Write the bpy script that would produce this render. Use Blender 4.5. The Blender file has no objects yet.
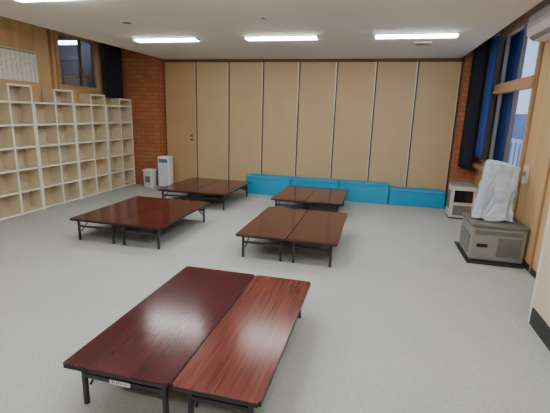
import bpy, bmesh, random
from math import *
from mathutils import Matrix, Vector, noise
random.seed(4)
COL=bpy.context.scene.collection

# ---------------------------------------------------------------- materials
def new_mat(name):
    m=bpy.data.materials.new(name); m.use_nodes=True
    nt=m.node_tree; b=nt.nodes['Principled BSDF']; return m,nt,b
def N(nt,t,**kw):
    n=nt.nodes.new(t)
    for k,v in kw.items(): setattr(n,k,v)
    return n
def rgb(c): return (c[0],c[1],c[2],1)
def plain(name,c,rough=.5,metal=0,var=.06,scale=6,bump=0,bscale=200,coat=0):
    m,nt,b=new_mat(name)
    tc=N(nt,'ShaderNodeTexCoord'); no=N(nt,'ShaderNodeTexNoise'); no.inputs['Scale'].default_value=scale
    nt.links.new(tc.outputs['Object'],no.inputs['Vector'])
    cr=N(nt,'ShaderNodeValToRGB')
    cr.color_ramp.elements[0].position=.3; cr.color_ramp.elements[1].position=.7
    cr.color_ramp.elements[0].color=rgb([x*(1-var) for x in c]); cr.color_ramp.elements[1].color=rgb([min(1,x*(1+var)) for x in c])
    nt.links.new(no.outputs['Fac'],cr.inputs['Fac']); nt.links.new(cr.outputs['Color'],b.inputs['Base Color'])
    b.inputs['Roughness'].default_value=rough; b.inputs['Metallic'].default_value=metal
    b.inputs['Coat Weight'].default_value=coat
    if bump:
        n2=N(nt,'ShaderNodeTexNoise'); n2.inputs['Scale'].default_value=bscale
        nt.links.new(tc.outputs['Object'],n2.inputs['Vector'])
        bp=N(nt,'ShaderNodeBump'); bp.inputs['Strength'].default_value=bump; bp.inputs['Distance'].default_value=.01
        nt.links.new(n2.outputs['Fac'],bp.inputs['Height']); nt.links.new(bp.outputs['Normal'],b.inputs['Normal'])
    return m
def wood(name,c1,c2,rough=.35,axis=1,scale=14,stretch=.06,contrast=(.35,.65),coat=0,spec=.5):
    m,nt,b=new_mat(name)
    tc=N(nt,'ShaderNodeTexCoord'); mp=N(nt,'ShaderNodeMapping')
    s=[1,1,1]; s[axis]=stretch; mp.inputs['Scale'].default_value=s
    nt.links.new(tc.outputs['Object'],mp.inputs['Vector'])
    no=N(nt,'ShaderNodeTexNoise'); no.inputs['Scale'].default_value=scale; no.inputs['Detail'].default_value=8; no.inputs['Distortion'].default_value=.6
    nt.links.new(mp.outputs['Vector'],no.inputs['Vector'])
    cr=N(nt,'ShaderNodeValToRGB'); cr.color_ramp.elements[0].position=contrast[0]; cr.color_ramp.elements[1].position=contrast[1]
    cr.color_ramp.elements[0].color=rgb(c1); cr.color_ramp.elements[1].color=rgb(c2)
    nt.links.new(no.outputs['Fac'],cr.inputs['Fac']); nt.links.new(cr.outputs['Color'],b.inputs['Base Color'])
    b.inputs['Roughness'].default_value=rough; b.inputs['Coat Weight'].default_value=coat; b.inputs['Coat Roughness'].default_value=.2
    b.inputs['Specular IOR Level'].default_value=spec
    return m
def brick(name):
    m,nt,b=new_mat(name)
    g=N(nt,'ShaderNodeNewGeometry'); sx=N(nt,'ShaderNodeSeparateXYZ'); ad=N(nt,'ShaderNodeMath',operation='ADD'); cx=N(nt,'ShaderNodeCombineXYZ')
    nt.links.new(g.outputs['Position'],sx.inputs[0]); nt.links.new(sx.outputs[0],ad.inputs[0]); nt.links.new(sx.outputs[1],ad.inputs[1])
    nt.links.new(ad.outputs[0],cx.inputs[0]); nt.links.new(sx.outputs[2],cx.inputs[1])
    bt=N(nt,'ShaderNodeTexBrick'); bt.inputs['Scale'].default_value=1; bt.inputs['Brick Width'].default_value=.25; bt.inputs['Row Height'].default_value=.10
    bt.inputs['Mortar Size'].default_value=.008; bt.inputs['Bias'].default_value=-.1
    bt.inputs['Color1'].default_value=rgb((.47,.165,.070)); bt.inputs['Color2'].default_value=rgb((.36,.122,.053)); bt.inputs['Mortar'].default_value=rgb((.21,.10,.06))
    nt.links.new(cx.outputs[0],bt.inputs['Vector']); nt.links.new(bt.outputs['Color'],b.inputs['Base Color'])
    bp=N(nt,'ShaderNodeBump'); bp.invert=True; bp.inputs['Strength'].default_value=.5; bp.inputs['Distance'].default_value=.01
    nt.links.new(bt.outputs['Fac'],bp.inputs['Height']); nt.links.new(bp.outputs['Normal'],b.inputs['Normal'])
    b.inputs['Roughness'].default_value=.6
    return m
def carpet():
    m,nt,b=new_mat('carpet_grey')
    tc=N(nt,'ShaderNodeTexCoord')
    n1=N(nt,'ShaderNodeTexNoise'); n1.inputs['Scale'].default_value=85; n1.inputs['Detail'].default_value=5; n1.inputs['Roughness'].default_value=.7
    n2=N(nt,'ShaderNodeTexNoise'); n2.inputs['Scale'].default_value=1.2; n2.inputs['Detail'].default_value=3
    for n in (n1,n2): nt.links.new(tc.outputs['Object'],n.inputs['Vector'])
    cr=N(nt,'ShaderNodeValToRGB'); e=cr.color_ramp.elements; e[0].position=.28; e[1].position=.72
    e[0].color=rgb((.345,.365,.35)); e[1].color=rgb((.585,.61,.59))
    nt.links.new(n1.outputs['Fac'],cr.inputs['Fac'])
    mx=N(nt,'ShaderNodeMixRGB',blend_type='MULTIPLY'); mx.inputs['Fac'].default_value=.15
    nt.links.new(cr.outputs['Color'],mx.inputs['Color1']); nt.links.new(n2.outputs['Fac'],mx.inputs['Color2'])
    nt.links.new(mx.outputs['Color'],b.inputs['Base Color']); b.inputs['Roughness'].default_value=.95
    b.inputs['Specular IOR Level'].default_value=.1
    bp=N(nt,'ShaderNodeBump'); bp.inputs['Strength'].default_value=.35; bp.inputs['Distance'].default_value=.008
    nt.links.new(n1.outputs['Fac'],bp.inputs['Height']); nt.links.new(bp.outputs['Normal'],b.inputs['Normal'])
    return m
def emis(name,c,s):
    m,nt,b=new_mat(name); b.inputs['Emission Color'].default_value=rgb(c); b.inputs['Emission Strength'].default_value=s; b.inputs['Base Color'].default_value=rgb(c)
    return m
def glass(name,tint=(1,1,1),gl=.08):
    m,nt,b=new_mat(name); nt.nodes.remove(b)
    o=nt.nodes['Material Output']; t=N(nt,'ShaderNodeBsdfTransparent'); t.inputs[0].default_value=rgb(tint)
    g=N(nt,'ShaderNodeBsdfGlossy'); g.inputs['Roughness'].default_value=.02; mx=N(nt,'ShaderNodeMixShader'); mx.inputs[0].default_value=gl
    nt.links.new(t.outputs[0],mx.inputs[1]); nt.links.new(g.outputs[0],mx.inputs[2]); nt.links.new(mx.outputs[0],o.inputs['Surface'])
    return m
def grille_mat(name,c1,c2,axis=2,freq=60):
    m,nt,b=new_mat(name)
    tc=N(nt,'ShaderNodeTexCoord'); w=N(nt,'ShaderNodeTexWave'); w.bands_direction='XYZ'[axis]; w.inputs['Scale'].default_value=freq/6.28
    nt.links.new(tc.outputs['Object'],w.inputs['Vector'])
    cr=N(nt,'ShaderNodeValToRGB'); cr.color_ramp.elements[0].color=rgb(c1); cr.color_ramp.elements[1].color=rgb(c2)
    cr.color_ramp.elements[0].position=.4; cr.color_ramp.elements[1].position=.6
    nt.links.new(w.outputs['Fac'],cr.inputs['Fac']); nt.links.new(cr.outputs['Color'],b.inputs['Base Color']); b.inputs['Roughness'].default_value=.5
    return m

CARPET=carpet(); BRICK=brick('brick_brown')
CEIL=plain('ceiling_board',(.82,.795,.75),.9,var=.03,scale=60,bump=.1,bscale=120)
TANWALL=wood('tan_wall_board',(.56,.37,.18),(.66,.45,.24),.55,axis=2,scale=5,stretch=.15)
CREAMWALL=plain('cream_wall_board',(.70,.62,.50),.6,var=.03,scale=3)
PART=plain('partition_vinyl',(.55,.41,.235),.55,var=.03,scale=2,bump=.05,bscale=300)
DOORWOOD=plain('partition_door_vinyl',(.49,.335,.175),.5,var=.04,scale=2)
ALU=plain('aluminium',(.62,.63,.62),.4,.4,var=.04)
DARKTRACK=plain('dark_bronze_trim',(.12,.075,.045),.45,.2)
SEAM=plain('dark_gap_strip',(.09,.065,.045),.6)
TRIMWOOD=wood('trim_wood',(.30,.16,.07),(.40,.23,.11),.45,axis=2,scale=9,stretch=.08)
FRAMEWOOD=wood('window_frame_wood',(.44,.28,.15),(.56,.37,.21),.45,axis=1,scale=9,stretch=.08)
DARKFRAME=plain('dark_window_frame',(.16,.13,.11),.4)
WHITEP=plain('white_paint',(.84,.84,.83),.45,var=.03)
BINP=plain('grey_white_plastic',(.66,.67,.68),.45,var=.03)
BLACK=plain('black_vinyl',(.02,.02,.022),.5)
SHEDGE=wood('shelf_edge_cream',(.88,.84,.75),(.91,.88,.80),.5,axis=1,scale=6,stretch=.1)
SHELF=wood('shelf_wood_cream',(.66,.56,.41),(.72,.62,.47),.55,axis=1,scale=6,stretch=.1)
SHELFBACK=wood('shelf_back_board',(.58,.475,.33),(.64,.535,.385),.6,axis=2,scale=6,stretch=.1)
TOPMAROON=wood('rosewood_maroon_laminate',(.046,.007,.010),(.072,.012,.017),.17,axis=1,scale=16,stretch=.05,spec=.4)
TOPRED=wood('rosewood_red_laminate',(.075,.014,.010),(.185,.040,.025),.19,axis=1,scale=60,stretch=.035,contrast=(.33,.68),spec=.4)
TOPBROWN=wood('rosewood_brown_laminate',(.050,.010,.010),(.100,.021,.017),.15,axis=1,scale=30,stretch=.05,spec=.5)
EDGE=plain('black_edge_band',(.018,.012,.012),.35)
LEG=plain('dark_grey_steel',(.045,.047,.052),.35,.5)
CAPM=plain('rubber_foot',(.03,.03,.03),.8)
BLUE=plain('blue_vinyl',(.009,.33,.60),.45,var=.05,scale=3)
NAVY=plain('navy_curtain_fabric',(.012,.013,.022),.9,var=.2,scale=20)
BLUECUR=plain('blue_curtain_fabric',(.022,.060,.235),.85,var=.15,scale=20)
HGREY=plain('heater_grey_enamel',(.29,.29,.28),.4,var=.03)
HTOP=plain('heater_top_dark',(.16,.16,.155),.4)
HCREAM=plain('heater_cream_enamel',(.66,.63,.55),.4,var=.03)
GR=grille_mat('grille_slats',(.05,.05,.05),(.33,.32,.30),2,150)
GRV=grille_mat('vent_slats',(.10,.10,.10),(.55,.55,.53),1,150)
DGLASS=plain('dark_glass',(.012,.012,.014),.1,coat=.6)
LEDM=emis('lamp_diffuser_glow',(1.0,.99,.96),41)
GLASS=glass('clear_glass')
GLASS2=glass('interior_glass',(.8,.85,.95),.12)

# ---------------------------------------------------------------- geometry
def link(o): COL.objects.link(o); return o
def mesh_obj(name,bm,mat,smooth=False):
    me=bpy.data.meshes.new(name); bm.normal_update(); bm.to_mesh(me); bm.free()
    for mm in (mat if isinstance(mat,(list,tuple)) else [mat]): me.materials.append(mm)
    if smooth:
        for p in me.polygons: p.use_smooth=True
    return link(bpy.data.objects.new(name,me))
def box(name,lo,hi,mat,bev=0,parent=None,kind=None,seg=2,origin=None):
    lo=Vector(lo);hi=Vector(hi); c=(lo+hi)/2 if origin is None else Vector(origin)
    bm=bmesh.new(); bmesh.ops.create_cube(bm,size=1)
    s=hi-lo; mid=(lo+hi)/2-c
    for v in bm.verts: v.co=Vector((v.co.x*s.x,v.co.y*s.y,v.co.z*s.z))+mid
    if bev: bmesh.ops.bevel(bm,geom=bm.edges[:],offset=bev,segments=seg,affect='EDGES',profile=.5)
    o=mesh_obj(name,bm,mat); o.location=c
    if parent is not None: adopt(o,parent)
    if kind: o['kind']=kind
    return o
def boxes(name,lst,mat,parent=None,bev=0):
    bm=bmesh.new()
    for lo,hi in lst:
        r=bmesh.ops.create_cube(bm,size=1); lo=Vector(lo);hi=Vector(hi);s=hi-lo;mid=(lo+hi)/2
        for v in r['verts']: v.co=Vector((v.co.x*s.x,v.co.y*s.y,v.co.z*s.z))+mid
    if bev: bmesh.ops.bevel(bm,geom=bm.edges[:],offset=bev,segments=1,affect='EDGES')
    o=mesh_obj(name,bm,mat)
    if parent is not None: adopt(o,parent)
    return o
def adopt(o,p):
    o.parent=p
def cyl(name,p0,p1,r,mat,parent=None,seg=24,r2=None):
    p0=Vector(p0);p1=Vector(p1);d=p1-p0
    bm=bmesh.new(); bmesh.ops.create_cone(bm,cap_ends=True,segments=seg,radius1=r,radius2=r if r2 is None else r2,depth=d.length)
    q=d.to_track_quat('Z','Y').to_matrix().to_4x4()
    bmesh.ops.transform(bm,matrix=Matrix.Translation((p0+p1)/2)@q,verts=bm.verts)
    o=mesh_obj(name,bm,mat)
    for p in o.data.polygons: p.use_smooth=len(p.vertices)==4
    if parent is not None: adopt(o,parent)
    return o
def empty(name,loc,label,cat,group=None):
    o=bpy.data.objects.new(name,None); o.empty_display_size=.1; o.location=loc; link(o)
    o['label']=label;o['category']=cat
    if group:o['group']=group
    return o
def dup(root,loc,label=None):
    n=root.copy(); n.location=loc; COL.objects.link(n)
    if label: n['label']=label
    def rec(src,dst):
        for c in list(src.children):
            k=c.copy(); COL.objects.link(k); k.parent=dst
            rec(c,k)
    rec(root,n); return n
def S(name,lo,hi,mat,bev=0): return box(name,lo,hi,mat,bev,kind='structure')

# ---------------------------------------------------------------- room shell
XL,XR=-6.45,2.1; YB=9.80; YF=-3.0; XN=1.62; CE=3.2; TOP=3.9
S('floor',(XL-.2,YF-.2,-.1),(XR+.2,YB+.2,0),CARPET)
S('ceiling',(-5.40,YF,CE),(1.58,YB,TOP),CEIL)
S('ceiling.001',(XL,YF,TOP),(-5.40,YB,TOP+.1),CEIL)
S('ceiling.002',(1.58,YF,TOP),(XR,YB,TOP+.1),CEIL)
S('wall_back',(XL-.2,YB+.0,0),(XR+.2,YB+.2,TOP),TANWALL)
S('wall_front',(XL-.2,YF-.2,0),(XR+.2,YF,TOP),TANWALL)
LW0,LW1,LZ0,LZ1=7.25,8.45,2.36,3.44
S('wall_left',(XL-.15,YF,0),(XL,LW0,TOP),TANWALL)
S('wall_left.001',(XL-.15,LW1,0),(XL,YB,TOP),TANWALL)
S('wall_left.002',(XL-.15,LW0,0),(XL,LW1,LZ0),TANWALL)
S('wall_left.003',(XL-.15,LW0,LZ1),(XL,LW1,TOP),TANWALL)
W0,W1,WZ0,WZ1=6.62,9.2,1.06,3.5
S('wall_right',(XR,W0,0),(XR+.15,W1,WZ0),TANWALL)
S('wall_right.001',(XR,W0,WZ1),(XR+.15,W1,TOP),TRIMWOOD)
S('wall_right.002',(XR,4.13,0),(XR+.15,W0,TOP),TANWALL)
S('wall_right.003',(XR,W1,0),(XR+.15,YB,TOP),TANWALL)
S('wall_right.004',(XN,YF,0),(XR+.15,4.13,TOP),CREAMWALL)
S('wall_back.001',(XL,9.34,0),(-5.44,YB,TOP),BRICK)
S('wall_back.002',(1.64,9.35,0),(XR,YB,TOP),BRICK)
S('trim_1',(1.60,4.115,.0),(1.645,4.145,3.2),WHITEP,.004)
S('baseboard_right',(XN-.015,YF,0),(XN,4.11,.17),BLACK)
S('baseboard_right.001',(XR-.015,4.15,0),(XR,9.33,.08),BLACK)
S('trim_2',(XR-.02,W0-.10,0),(XR,W0-.04,TOP-.1),TRIMWOOD)
S('trim_3',(XR-.02,5.6,0),(XR,5.64,3.0),TRIMWOOD)
S('trim_4',(XL,7.02,2.0),(XL+.02,7.08,TOP-.1),TRIMWOOD)
S('trim_5',(XL,LW0-.5,3.5),(XL+.03,LW1+.3,3.56),TRIMWOOD)
S('trim_6',(XL,3.0,3.52),(XL+.02,7.02,3.57),TRIMWOOD)
S('trim_9',(XL,LW0-.08,LZ0-.07),(XL+.04,LW1+.08,LZ0),FRAMEWOOD)
S('trim_10',(XL,LW0-.08,LZ0),(XL+.04,LW0,LZ1),FRAMEWOOD)

# ---------------------------------------------------------------- windows
def window(n,x,y0,y1,z0,z1,frame,gl,mull,ft=.05,dep=.09,mw=.03,mmat=None):
    w=bpy.data.objects.new(n,None); link(w); w.location=(x,(y0+y1)/2,z0); w['kind']='structure'
    hy=(y1-y0)/2; h=z1-z0
    L=[((-dep/2,-hy,0),(dep/2,hy,ft)),((-dep/2,-hy,h-ft),(dep/2,hy,h)),((-dep/2,-hy,ft),(dep/2,-hy+ft,h-ft)),((-dep/2,hy-ft,ft),(dep/2,hy,h-ft))]
    fr=boxes('window_frame',L,frame,w); fr['kind']='structure'
    m=boxes('mullion',[((-dep/3,y-mw,ft),(dep/3,y+mw,h-ft)) for y in mull],mmat or DARKFRAME,w); m['kind']='structure'
    g=box('window_glass',(-.004,-hy+ft,ft),(.004,hy-ft,h-ft),gl,parent=w,kind='structure')
    return w
window('window_1',XR+.03,W0,W1,WZ0,2.50,FRAMEWOOD,GLASS,[-.40,.55],ft=.08,mw=.03)
window('window_2',XR+.03,W0,W1,2.50,WZ1,FRAMEWOOD,GLASS,[-.40,.55],ft=.08,mw=.03)
window('window_3',XL-.05,LW0,LW1,LZ0,LZ1,FRAMEWOOD,GLASS2,[0.1],mw=.02)
S('trim_7',(XR-.12,W0-.04,WZ0-.08),(XR-.02,W1+.02,WZ0-.005),FRAMEWOOD,.004)
S('trim_8',(XR-.06,W0-.02,2.42),(XR-.02,W1+.02,2.58),FRAMEWOOD,.004)
DK=plain('dim_room_wall',(.17,.19,.23),.7)  # dimness of the adjoining room is put into this dark colour
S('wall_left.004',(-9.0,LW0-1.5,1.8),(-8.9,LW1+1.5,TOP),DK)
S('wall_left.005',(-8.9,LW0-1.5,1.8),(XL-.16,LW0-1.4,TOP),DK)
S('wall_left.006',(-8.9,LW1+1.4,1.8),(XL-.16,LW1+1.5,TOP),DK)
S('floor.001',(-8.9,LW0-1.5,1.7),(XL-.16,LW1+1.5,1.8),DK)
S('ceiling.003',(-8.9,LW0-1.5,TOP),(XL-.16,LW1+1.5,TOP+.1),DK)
TG=emis('reflection_glow',(1,.98,.93),16)
tb=empty('reflection_tube',(-8.0,9.15,3.55),'glowing tube added behind the glass in place of reflected ceiling lights','ceiling light')  # added glowing tube stands in for ceiling lights reflected in the pane
box('tube_housing',(-.50,-.08,.03),(.50,.08,.07),WHITEP,parent=tb)
cyl('glow_tube',(-.48,0,-.01),(.48,0,-.01),.045,TG,tb)
box('hanging_rod',(-.2,-.01,.07),(-.18,.01,.35),WHITEP,parent=tb); box('hanging_rod',(.18,-.01,.07),(.2,.01,.35),WHITEP,parent=tb)
cb=empty('cabinet',(-7.7,9.6,1.8),'pale wooden cabinet in the dim adjoining room','cabinet')
box('cabinet_body',(-.55,-.2,0),(.9,.2,.95),FRAMEWOOD,.01,parent=cb); box('cabinet_door',(-.5,-.215,.05),(.18,-.201,.9),HCREAM,parent=cb); box('cabinet_door',(.2,-.215,.05),(.86,-.201,.9),HCREAM,parent=cb)

# balcony outside the windows
r=empty('balcony_railing',(3.1,0,.3),'white steel balcony railing outside the windows','railing')
boxes('railing_bars',[((-.02,y/100,0),(.02,y/100+.06,1.15)) for y in range(600,1500,30)],WHITEP,r)
boxes('handrail',[((-.03,5.9,1.15),(.03,15.1,1.23)),((-.02,5.9,.05),(.02,15.1,.09))],WHITEP,r)
S('floor.002',(XR+.2,4,.1),(3.2,15.2,.3),plain('balcony_concrete',(.3,.3,.3),.9))
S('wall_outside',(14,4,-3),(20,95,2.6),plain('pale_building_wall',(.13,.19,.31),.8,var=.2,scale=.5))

# ---------------------------------------------------------------- curtains
def curtain(name,x,y0,y1,z0,z1,mat,label,folds=7,amp=.04,pull=0.0):
    root=empty(name,(x,(y0+y1)/2,z0),label,'curtain')
    n=folds*10; rows=12; bm=bmesh.new(); V=[]
    for j in range(rows+1):
        t=j/rows; z=(z1-z0)*t; row=[]
        nar=1-pull*sin(pi*min(1,(1-t)*1.3))*.5
        for i in range(n+1):
            s=i/n; a=s*folds*2*pi
            row.append(bm.verts.new((amp*sin(a)*(1+.25*sin(s*9+t*2)),(s-.5)*(y1-y0)*nar,z)))
        V.append(row)
    for j in range(rows):
        for i in range(n): bm.faces.new((V[j][i],V[j][i+1],V[j+1][i+1],V[j+1][i]))
    o=mesh_obj('curtain_fabric',bm,mat,True); o.modifiers.new('s','SOLIDIFY').thickness=.004; adopt(o,root)
    cyl('curtain_rail',(0,-(y1-y0)/2-.02,z1-z0+.015),(0,(y1-y0)/2+.02,z1-z0+.015),.012,ALU,root)
    return root
curtain('curtain',1.82,8.88,9.30,.95,3.6,NAVY,'dark navy curtain gathered beside the brick pillar',5,.09,.12)
curtain('curtain',XR-.115,8.55,9.05,1.2,3.45,BLUECUR,'blue curtain gathered in front of the window',6,.025)
curtain('curtain',XR+.24,8.35,9.9,.9,3.65,BLUECUR,'deep blue curtain seen through the window glass',10,.035)
curtain('curtain',XL+.12,8.45,9.22,2.21,3.55,NAVY,'black curtain hanging beside the interior window',6,.05)

# ---------------------------------------------------------------- folding partition
P=empty('folding_partition',(-5.42,9.70,0),'tan vinyl folding partition with aluminium edged panels','partition')
pw=.88
for i in range(8):
    pn=box('partition_panel',(i*pw+.016,-.03,.05),((i+1)*pw-.016,.03,3.13),DOORWOOD if i==0 else PART,.006,parent=P)
    box('panel_edge',(pw/2-.036,-.036,-1.54),(pw/2-.017,0,1.54),ALU,parent=pn)
    if i==0:
        box('handle_plate',(.26,-.036,-.40),(.32,-.029,-.24),DARKTRACK,.003,parent=pn)
        cyl('recessed_handle',(.29,-.042,-.32),(.29,-.034,-.32),.025,ALU,pn)
    if i: box('gap_strip',(i*pw-.015,-.022,.05),(i*pw+.015,.0,3.13),SEAM,parent=P)  # dark strip filling the open gap between panels
box('head_track',(0,-.05,3.13),(7.04,.05,3.2),DARKTRACK,.004,parent=P)
box('bottom_seal',(0,-.025,0.001),(7.04,.025,.05),DARKTRACK,.003,parent=P)

# ---------------------------------------------------------------- blue benches
def bench(x0,x1,h,label):
    r=empty('bench_block',((x0+x1)/2,9.44,0),label,'bench','blue padded bench blocks'); w=(x1-x0)/2-.006
    box('bench_body',(-w,-.19,.0),(w,.19,h-.06),BLUE,.012,parent=r)
    box('bench_cushion',(-w,-.192,h-.06),(w,.192,h),BLUE,.022,parent=r,seg=3)
for a,b_ in ((-3.06,-1.93),(-1.93,-.79),(-.79,.35)): bench(a,b_,.45,'bright blue padded vinyl bench block against the partition')
bench(.36,1.56,.37,'lower bright blue padded bench block beside the heater')

# ---------------------------------------------------------------- low folding tables
def table(w,l,top,label,loc,group):
    T=empty('folding_table',loc,label,'table',group); H=.35
    bm=bmesh.new(); bmesh.ops.create_cube(bm,size=1)
    for v in bm.verts: v.co=Vector((v.co.x*w,v.co.y*l,v.co.z*.032+H-.016))
    ve=[e for e in bm.edges if abs(e.verts[0].co.z-e.verts[1].co.z)>.01]
    bmesh.ops.bevel(bm,geom=ve,offset=.018,segments=5,affect='EDGES')
    he=[e for e in bm.edges if abs(e.verts[0].co.z-e.verts[1].co.z)<1e-5 and len(e.link_faces)==2 and any(len(f.verts)>4 for f in e.link_faces)]
    bmesh.ops.bevel(bm,geom=he,offset=.004,segments=2,affect='EDGES')
    bm.normal_update()
    for f in bm.faces: f.material_index=0 if f.normal.z>.9 and f.calc_center_median().z>H-.003 else 1
    adopt(mesh_obj('tabletop',bm,[top,EDGE]),T)
    boxes('under_frame',[((-w/2+.07,-l/2+.08,H-.07),(-w/2+.095,l/2-.08,H-.032)),((w/2-.095,-l/2+.08,H-.07),(w/2-.07,l/2-.08,H-.032))],LEG,T)
    for sy in (-1,1):
        y=sy*(l/2-.10)
        for sx in (-1,1):
            x=sx*(w/2-.085)
            lg=boxes('leg',[((x-.015,y-.015,.02),(x+.015,y+.015,H-.07))],LEG,T,.003)
            cyl('foot_cap',(x,y,0.001),(x,y,.022),.019,CAPM,lg,16)
        boxes('crossbar',[((-w/2+.10,y-.012,.205),(w/2-.10,y+.012,.235)),((-w/2+.10,y-.012,H-.058),(w/2-.10,y+.012,H-.033))],LEG,T)
        for sx in (-1,1):
            x=sx*(w/2-.115)
            cyl('folding_stay',(x,y-sy*.01,.14),(x,y-sy*.26,H-.035),.009,LEG,T,10)
    return T
g='low folding tables'
def pair(x0,xm,x1,y0,y1,topa,topb,la,lb):
    table(xm-x0-.006,y1-y0,topa,la,((x0+xm)/2,(y0+y1)/2,0),g)
    table(x1-xm-.006,y1-y0,topb,lb,((xm+x1)/2,(y0+y1)/2,0),g)
lab='low red brown woodgrain folding table with dark steel legs'
pair(-1.85,-1.08,-.51,1.865,3.64,TOPMAROON,TOPRED,'low maroon folding table with glossy laminate top','narrower low red brown folding table with bold woodgrain')
pair(-1.76,-1.05,-.38,4.88,6.63,TOPBROWN,TOPBROWN,lab,lab)
pair(-4.33,-3.57,-2.83,4.79,6.56,TOPBROWN,TOPBROWN,lab,lab)
pair(-4.36,-3.60,-2.82,7.30,9.0,TOPBROWN,TOPBROWN,lab,lab)
pair(-1.90,-1.22,-.53,7.28,8.87,TOPBROWN,TOPBROWN,lab,lab)
st=box('sticker',(-1.56,1.9485,.202),(-1.41,1.9525,.234),WHITEP)
st['label']='small white property sticker on the table crossbar';st['category']='sticker'
mk=boxes('sticker_marks',[((-.056+i*.015,-.0028,-.006+.002*(i%2)),(-.056+i*.015+.008,-.0020,.006-.002*(i%3))) for i in range(8)],BLACK,st)

# ---------------------------------------------------------------- cubby shelves
def board(name,lo,hi,R):
    o=box(name,lo,hi,SHELF,parent=R); o.data.materials.append(SHEDGE)
    for p in o.data.polygons:
        if p.normal.x>.9 or (name=='side_panel' and p.normal.z>.9): p.material_index=1
    return o
def shelf(y0,up,label):
    R=empty('cubby_shelf',(-6.295,y0,0),label,'shelf','open cubby shelf units'); p=.51; D=.14; t=.036; RH=.396; Z0=.05
    Ht=Z0+5*RH
    hs=[Ht,Ht+up,Ht+up]
    for i,y in enumerate((0,p,2*p-t)):
        board('side_panel',(-D,y,0),(D,y+t,hs[i]+.0),R)
    for c in range(2):
        for j in range(6):
            z=Z0+j*RH
            board('shelf_board',(-D+.012,c*p+t,z-.034),(D-.003,(c+1)*p-(t if c else 0),z),R)
    board('shelf_board',(-D+.012,p+t,Ht+up-.034),(D-.003,2*p-t,Ht+up),R)
    boxes('back_panel',[((-D,t,Z0),(-D+.01,p,Ht)),((-D,p+t,Z0),(-D+.01,2*p-t,Ht+up-.01))],SHELFBACK,R)
    return R
for k,up in enumerate((.16,.22,.26,.29,.29)): shelf(8.265-1.024*k,up,'cream wooden open cubby shelf unit with raised end')

# ---------------------------------------------------------------- wall chart
def chart():
    m,nt,b=new_mat('handwritten_chart')
    tc=N(nt,'ShaderNodeTexCoord'); sx=N(nt,'ShaderNodeSeparateXYZ'); nt.links.new(tc.outputs['Object'],sx.inputs[0])
    mp=N(nt,'ShaderNodeMapping'); mp.inputs['Scale'].default_value=(1,45,20)
    nt.links.new(tc.outputs['Object'],mp.inputs['Vector'])
    no=N(nt,'ShaderNodeTexNoise'); no.inputs['Scale'].default_value=1.5; no.inputs['Detail'].default_value=2
    nt.links.new(mp.outputs[0],no.inputs['Vector'])
    gt=N(nt,'ShaderNodeMath',operation='GREATER_THAN'); gt.inputs[1].default_value=.55; nt.links.new(no.outputs['Fac'],gt.inputs[0])
    mu=N(nt,'ShaderNodeMath',operation='MULTIPLY'); mu.inputs[1].default_value=2*pi/.10; nt.links.new(sx.outputs[1],mu.inputs[0])
    si=N(nt,'ShaderNodeMath',operation='SINE'); nt.links.new(mu.outputs[0],si.inputs[0])
    g2=N(nt,'ShaderNodeMath',operation='GREATER_THAN'); g2.inputs[1].default_value=.1; nt.links.new(si.outputs[0],g2.inputs[0])
    m2=N(nt,'ShaderNodeMath',operation='MULTIPLY'); nt.links.new(gt.outputs[0],m2.inputs[0]); nt.links.new(g2.outputs[0],m2.inputs[1])
    mx=N(nt,'ShaderNodeMixRGB'); mx.inputs['Color1'].default_value=rgb((.84,.86,.80)); mx.inputs['Color2'].default_value=rgb((.34,.37,.34))
    nt.links.new(m2.outputs[0],mx.inputs['Fac']); nt.links.new(mx.outputs[0],b.inputs['Base Color']); b.inputs['Roughness'].default_value=.8
    return m
c=box('wall_chart',(XL+.005,5.3,2.40),(XL+.012,6.68,2.95),chart())
c['label']='pale green handwritten paper chart pinned to the wall';c['category']='poster'
box('chart_header',(.0036,-.68,.235),(.006,.68,.265),plain('chart_green_header',(.25,.42,.30),.8),parent=c)

# ---------------------------------------------------------------- ceiling lights and vents
def lamp(x,y):
    r=empty('ceiling_light',(x,y,CE),'long white fluorescent fixture on the ceiling','ceiling light','rows of ceiling fluorescent lights')
    boxes('light_housing',[((-.62,-.10,-.014),(.62,.10,-.001)),((-.62,-.10,-.04),(-.605,.10,-.014)),((.605,-.10,-.04),(.62,.10,-.014))],WHITEP,r)
    box('diffuser',(-.60,-.08,-.042),(.60,.08,-.016),LEDM,.008,parent=r)
    return r
l0=lamp(-3.82,6.95)
for y in (6.95,4.22,1.75,-.75):
    for x in (-3.82 if y>5 else -3.66,-1.70,.44):
        if (x,y)!=(-3.82,6.95): dup(l0,(x,y,CE))
def vent(x,y,rad,label):
    r=empty('ceiling_vent',(x,y,CE),label,'ceiling vent')
    cyl('vent_ring',(0,0,-.012),(0,0,-.001),rad,WHITEP,r,32)
    cyl('vent_core',(0,0,-.02),(0,0,-.012),rad*.6,HTOP,r,32)
vent(-3.72,5.6,.10,'round ceiling vent between the lights'); vent(-1.62,5.55,.05,'small round smoke detector on the ceiling')
sp=empty('ceiling_grille',(.62,7.75,CE),'small square ceiling grille near the partition','ceiling vent')
box('grille_frame',(-.14,-.14,-.012),(.14,.14,-.001),ALU,parent=sp); box('grille_slats',(-.11,-.11,-.016),(.11,.11,-.012),GRV,parent=sp)

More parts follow.
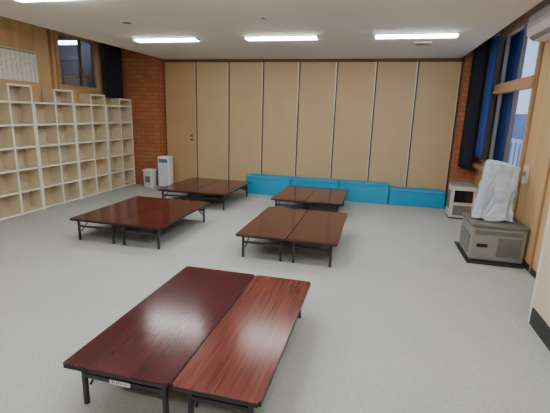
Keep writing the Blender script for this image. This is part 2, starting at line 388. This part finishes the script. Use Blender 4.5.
# ---------------------------------------------------------------- air purifier and waste bin
A=empty('air_purifier',(-5.24,9.25,0),'tall white air purifier standing by the brick pillar','air purifier')
box('purifier_body',(-.16,-.11,.02),(.16,.13,.80),WHITEP,.03,parent=A,seg=3)
box('front_cover',(-.145,-.122,.07),(.145,-.108,.60),plain('purifier_front',(.66,.72,.78),.4),.006,parent=A)
box('control_panel',(-.12,-.118,.64),(.12,-.108,.74),plain('purifier_panel_blue',(.10,.22,.38),.3),.004,parent=A)
box('purifier_base',(-.15,-.10,.0),(.15,.12,.03),HTOP,.004,parent=A)
B=empty('waste_bin',(-5.58,9.06,0),'small greyish white plastic bin beside the purifier','bin')
bm=bmesh.new(); bmesh.ops.create_cube(bm,size=1)
for v in bm.verts:
    k=1 if v.co.z>0 else .94
    v.co=Vector((v.co.x*.26*k,v.co.y*.22*k,(v.co.z+.5)*.42))
bmesh.ops.bevel(bm,geom=bm.edges[:],offset=.02,segments=3,affect='EDGES')
adopt(mesh_obj('bin_body',bm,BINP),B)
box('bin_lid',(-.138,-.118,.42),(.138,.118,.47),WHITEP,.015,parent=B); box('bin_label',(-.07,-.118,.14),(.07,-.104,.30),HTOP,parent=B)

# ---------------------------------------------------------------- heaters
Hh=empty('kerosene_heater',(1.72,6.20,0),'large grey kerosene heater with grille on black tray','heater')
box('floor_tray',(-.38,-.46,.001),(.34,.50,.022),BLACK,.008,parent=Hh)
box('heater_body',(-.34,-.36,.03),(.35,.36,.50),HGREY,.018,parent=Hh,seg=3)
box('heater_top',(-.355,-.375,.50),(.36,.375,.545),HTOP,.012,parent=Hh)
box('side_grille',(.0,-.368,.10),(.30,-.355,.38),GR,.003,parent=Hh)
box('front_grille',(-.352,-.28,.10),(-.338,.28,.36),GR,.003,parent=Hh)
box('control_panel',(-.30,-.366,.40),(.30,-.358,.46),HTOP,.003,parent=Hh)
cyl('fan_guard',(.15,-.376,.24),(.15,-.366,.24),.10,HTOP,Hh,32)
box('handle_recess',(-.26,-.364,.22),(-.12,-.358,.27),BLACK,.002,parent=Hh)
C=empty('draped_cover',(1.70,6.20,.548),'crumpled bluish white sheet draped over an upright appliance on the heater','cover')
bm=bmesh.new(); rows=70; n=220; V=[]
def sup(hx,hy,a,e):
    ca,sa=cos(a),sin(a); return hx*abs(ca)**e*(1 if ca>=0 else -1), hy*abs(sa)**e*(1 if sa>=0 else -1)
def ridge(p): return 1-abs(noise.noise(p))*2
for j in range(rows+1):
    t=j/rows
    if t<.8: z=.005+.78*(t/.8); hx=.235-.055*t; hy=.15-.03*t
    else:
        q=(t-.8)/.2; z=.785+.03*sin(q*pi/2); k=cos(q*pi/2)*.97+.03; hx=(.235-.044)*k; hy=(.15-.024)*k
    row=[]
    for i in range(n):
        a=2*pi*i/n; x,y=sup(hx,hy,a,.5)
        fold=max(0,1-t*1.05)
        wr=ridge(Vector((cos(a)*1.3+z*1.2,sin(a)*1.3,z*2.2)))*.10+ridge(Vector((cos(a)*3-z*2,sin(a)*3+5,z*4.5)))*.09+ridge(Vector((cos(a)*6+9,sin(a)*6-z*4,z*9)))*.04
        edge=min(1,(1-t)/.22)
        w=1+fold*(.10*sin(a*8+1)+.05*sin(a*13+t*3))+(wr-.12)*edge*1.7
        zz=z+ (.045*(-cos(a))*min(1,t/.8))*(1 if t<.8 else cos((t-.8)/.2*pi/2))
        if t>.8: zz+=.014*ridge(Vector((x*9,y*9,3)))
        if j<4: zz+=(.018*(1+sin(a*5+1))+.012*sin(a*8))*(1-j/4)
        row.append(bm.verts.new((x*w+.05*t,y*w,max(.003,zz))))
    V.append(row)
for j in range(rows):
    for i in range(n): bm.faces.new((V[j][i],V[j][(i+1)%n],V[j+1][(i+1)%n],V[j+1][i]))
bm.faces.new(V[-1])
adopt(mesh_obj('cover_sheet',bm,plain('bluish_white_sheet',(.57,.655,.79),.35,var=.10,scale=9,bump=.5,bscale=18),True),C)
box('appliance_base',(-.15,-.10,0),(.15,.10,.03),BLACK,parent=C); box('appliance_post',(-.03,-.03,.03),(.03,.03,.6),BLACK,parent=C)

K=empty('fan_heater',(1.73,8.56,0),'cream cabinet heater with dark window beside the curtain','heater')
box('heater_body',(-.23,-.2,.03),(.23,.2,.66),HCREAM,.02,parent=K,seg=3)
box('heater_top',(-.24,-.21,.66),(.24,.21,.70),HGREY,.012,parent=K)
box('heater_window',(-.17,-.208,.34),(.17,-.196,.58),DGLASS,.004,parent=K)
box('heater_grille',(-.17,-.208,.08),(.17,-.196,.28),GR,.003,parent=K)
box('heater_base',(-.22,-.19,.001),(.22,.19,.035),BLACK,.004,parent=K)
box('side_window',(-.238,-.14,.2),(-.228,.14,.55),GR,.003,parent=K)

# ---------------------------------------------------------------- air conditioner
AC=empty('air_conditioner',(XR,6.05,3.00),'white wall mounted air conditioner above the window side','air conditioner')
bm=bmesh.new(); prof=[(0,0),(-.15,0),(-.24,.07),(-.255,.17),(-.245,.31),(-.20,.345),(0,.345)]
L0=[bm.verts.new((x,-.46,z)) for x,z in prof]; L1=[bm.verts.new((x,.46,z)) for x,z in prof]
for i in range(len(prof)):
    k=(i+1)%len(prof); bm.faces.new((L0[i],L0[k],L1[k],L1[i]))
bm.faces.new(L0[::-1]); bm.faces.new(L1); bmesh.ops.recalc_face_normals(bm,faces=bm.faces)
bmesh.ops.bevel(bm,geom=bm.edges[:],offset=.008,segments=2,affect='EDGES')
adopt(mesh_obj('ac_body',bm,WHITEP),AC)
fl=box('air_flap',(-.05,-.42,-.006),(.015,.42,.004),HGREY,.002,parent=AC); fl.location=(-.195,0,.03); fl.rotation_euler=(0,radians(39),0)
box('panel_line',(-.2555,-.455,.168),(-.250,.455,.174),HTOP,parent=AC)

sw=empty('wall_switch_box',(XR-.001,6.35,1.2),'beige control box on the tan wall','switch')
box('switch_plate',(-.03,-.09,-.13),(0,.09,.13),HCREAM,.006,parent=sw); box('switch_button',(-.036,-.04,-.02),(-.03,.04,.05),HTOP,.002,parent=sw)

# ---------------------------------------------------------------- world, camera
w=bpy.data.worlds.new('sky'); bpy.context.scene.world=w; w.use_nodes=True
nt=w.node_tree; bg=nt.nodes['Background']
tc=N(nt,'ShaderNodeTexCoord'); sx=N(nt,'ShaderNodeSeparateXYZ'); cr=N(nt,'ShaderNodeValToRGB')
nt.links.new(tc.outputs['Generated'],sx.inputs[0]); nt.links.new(sx.outputs[2],cr.inputs['Fac'])
cr.color_ramp.elements[0].color=rgb((.40,.54,.85)); cr.color_ramp.elements[1].color=rgb((.25,.40,.85)); cr.color_ramp.elements[1].position=.8
nt.links.new(cr.outputs[0],bg.inputs['Color']); bg.inputs['Strength'].default_value=1.9

th,ph,ro,f=0.24325239,0.22918508,-0.02940762,399.217
F=Vector((-sin(th)*cos(ph),cos(th)*cos(ph),-sin(ph))); R=Vector((cos(th),sin(th),0)); D=F.cross(R)
R2=cos(ro)*R+sin(ro)*D; D2=-sin(ro)*R+cos(ro)*D
cd=bpy.data.cameras.new('camera'); cam=link(bpy.data.objects.new('camera',cd))
m=Matrix.Identity(4)
for i in range(3):
    m[i][0]=R2[i]; m[i][1]=-D2[i]; m[i][2]=-F[i]
m[2][3]=1.95
cam.matrix_world=m; cd.sensor_width=36; cd.lens=f*36/550; cd.clip_start=.05
bpy.context.scene.camera=cam
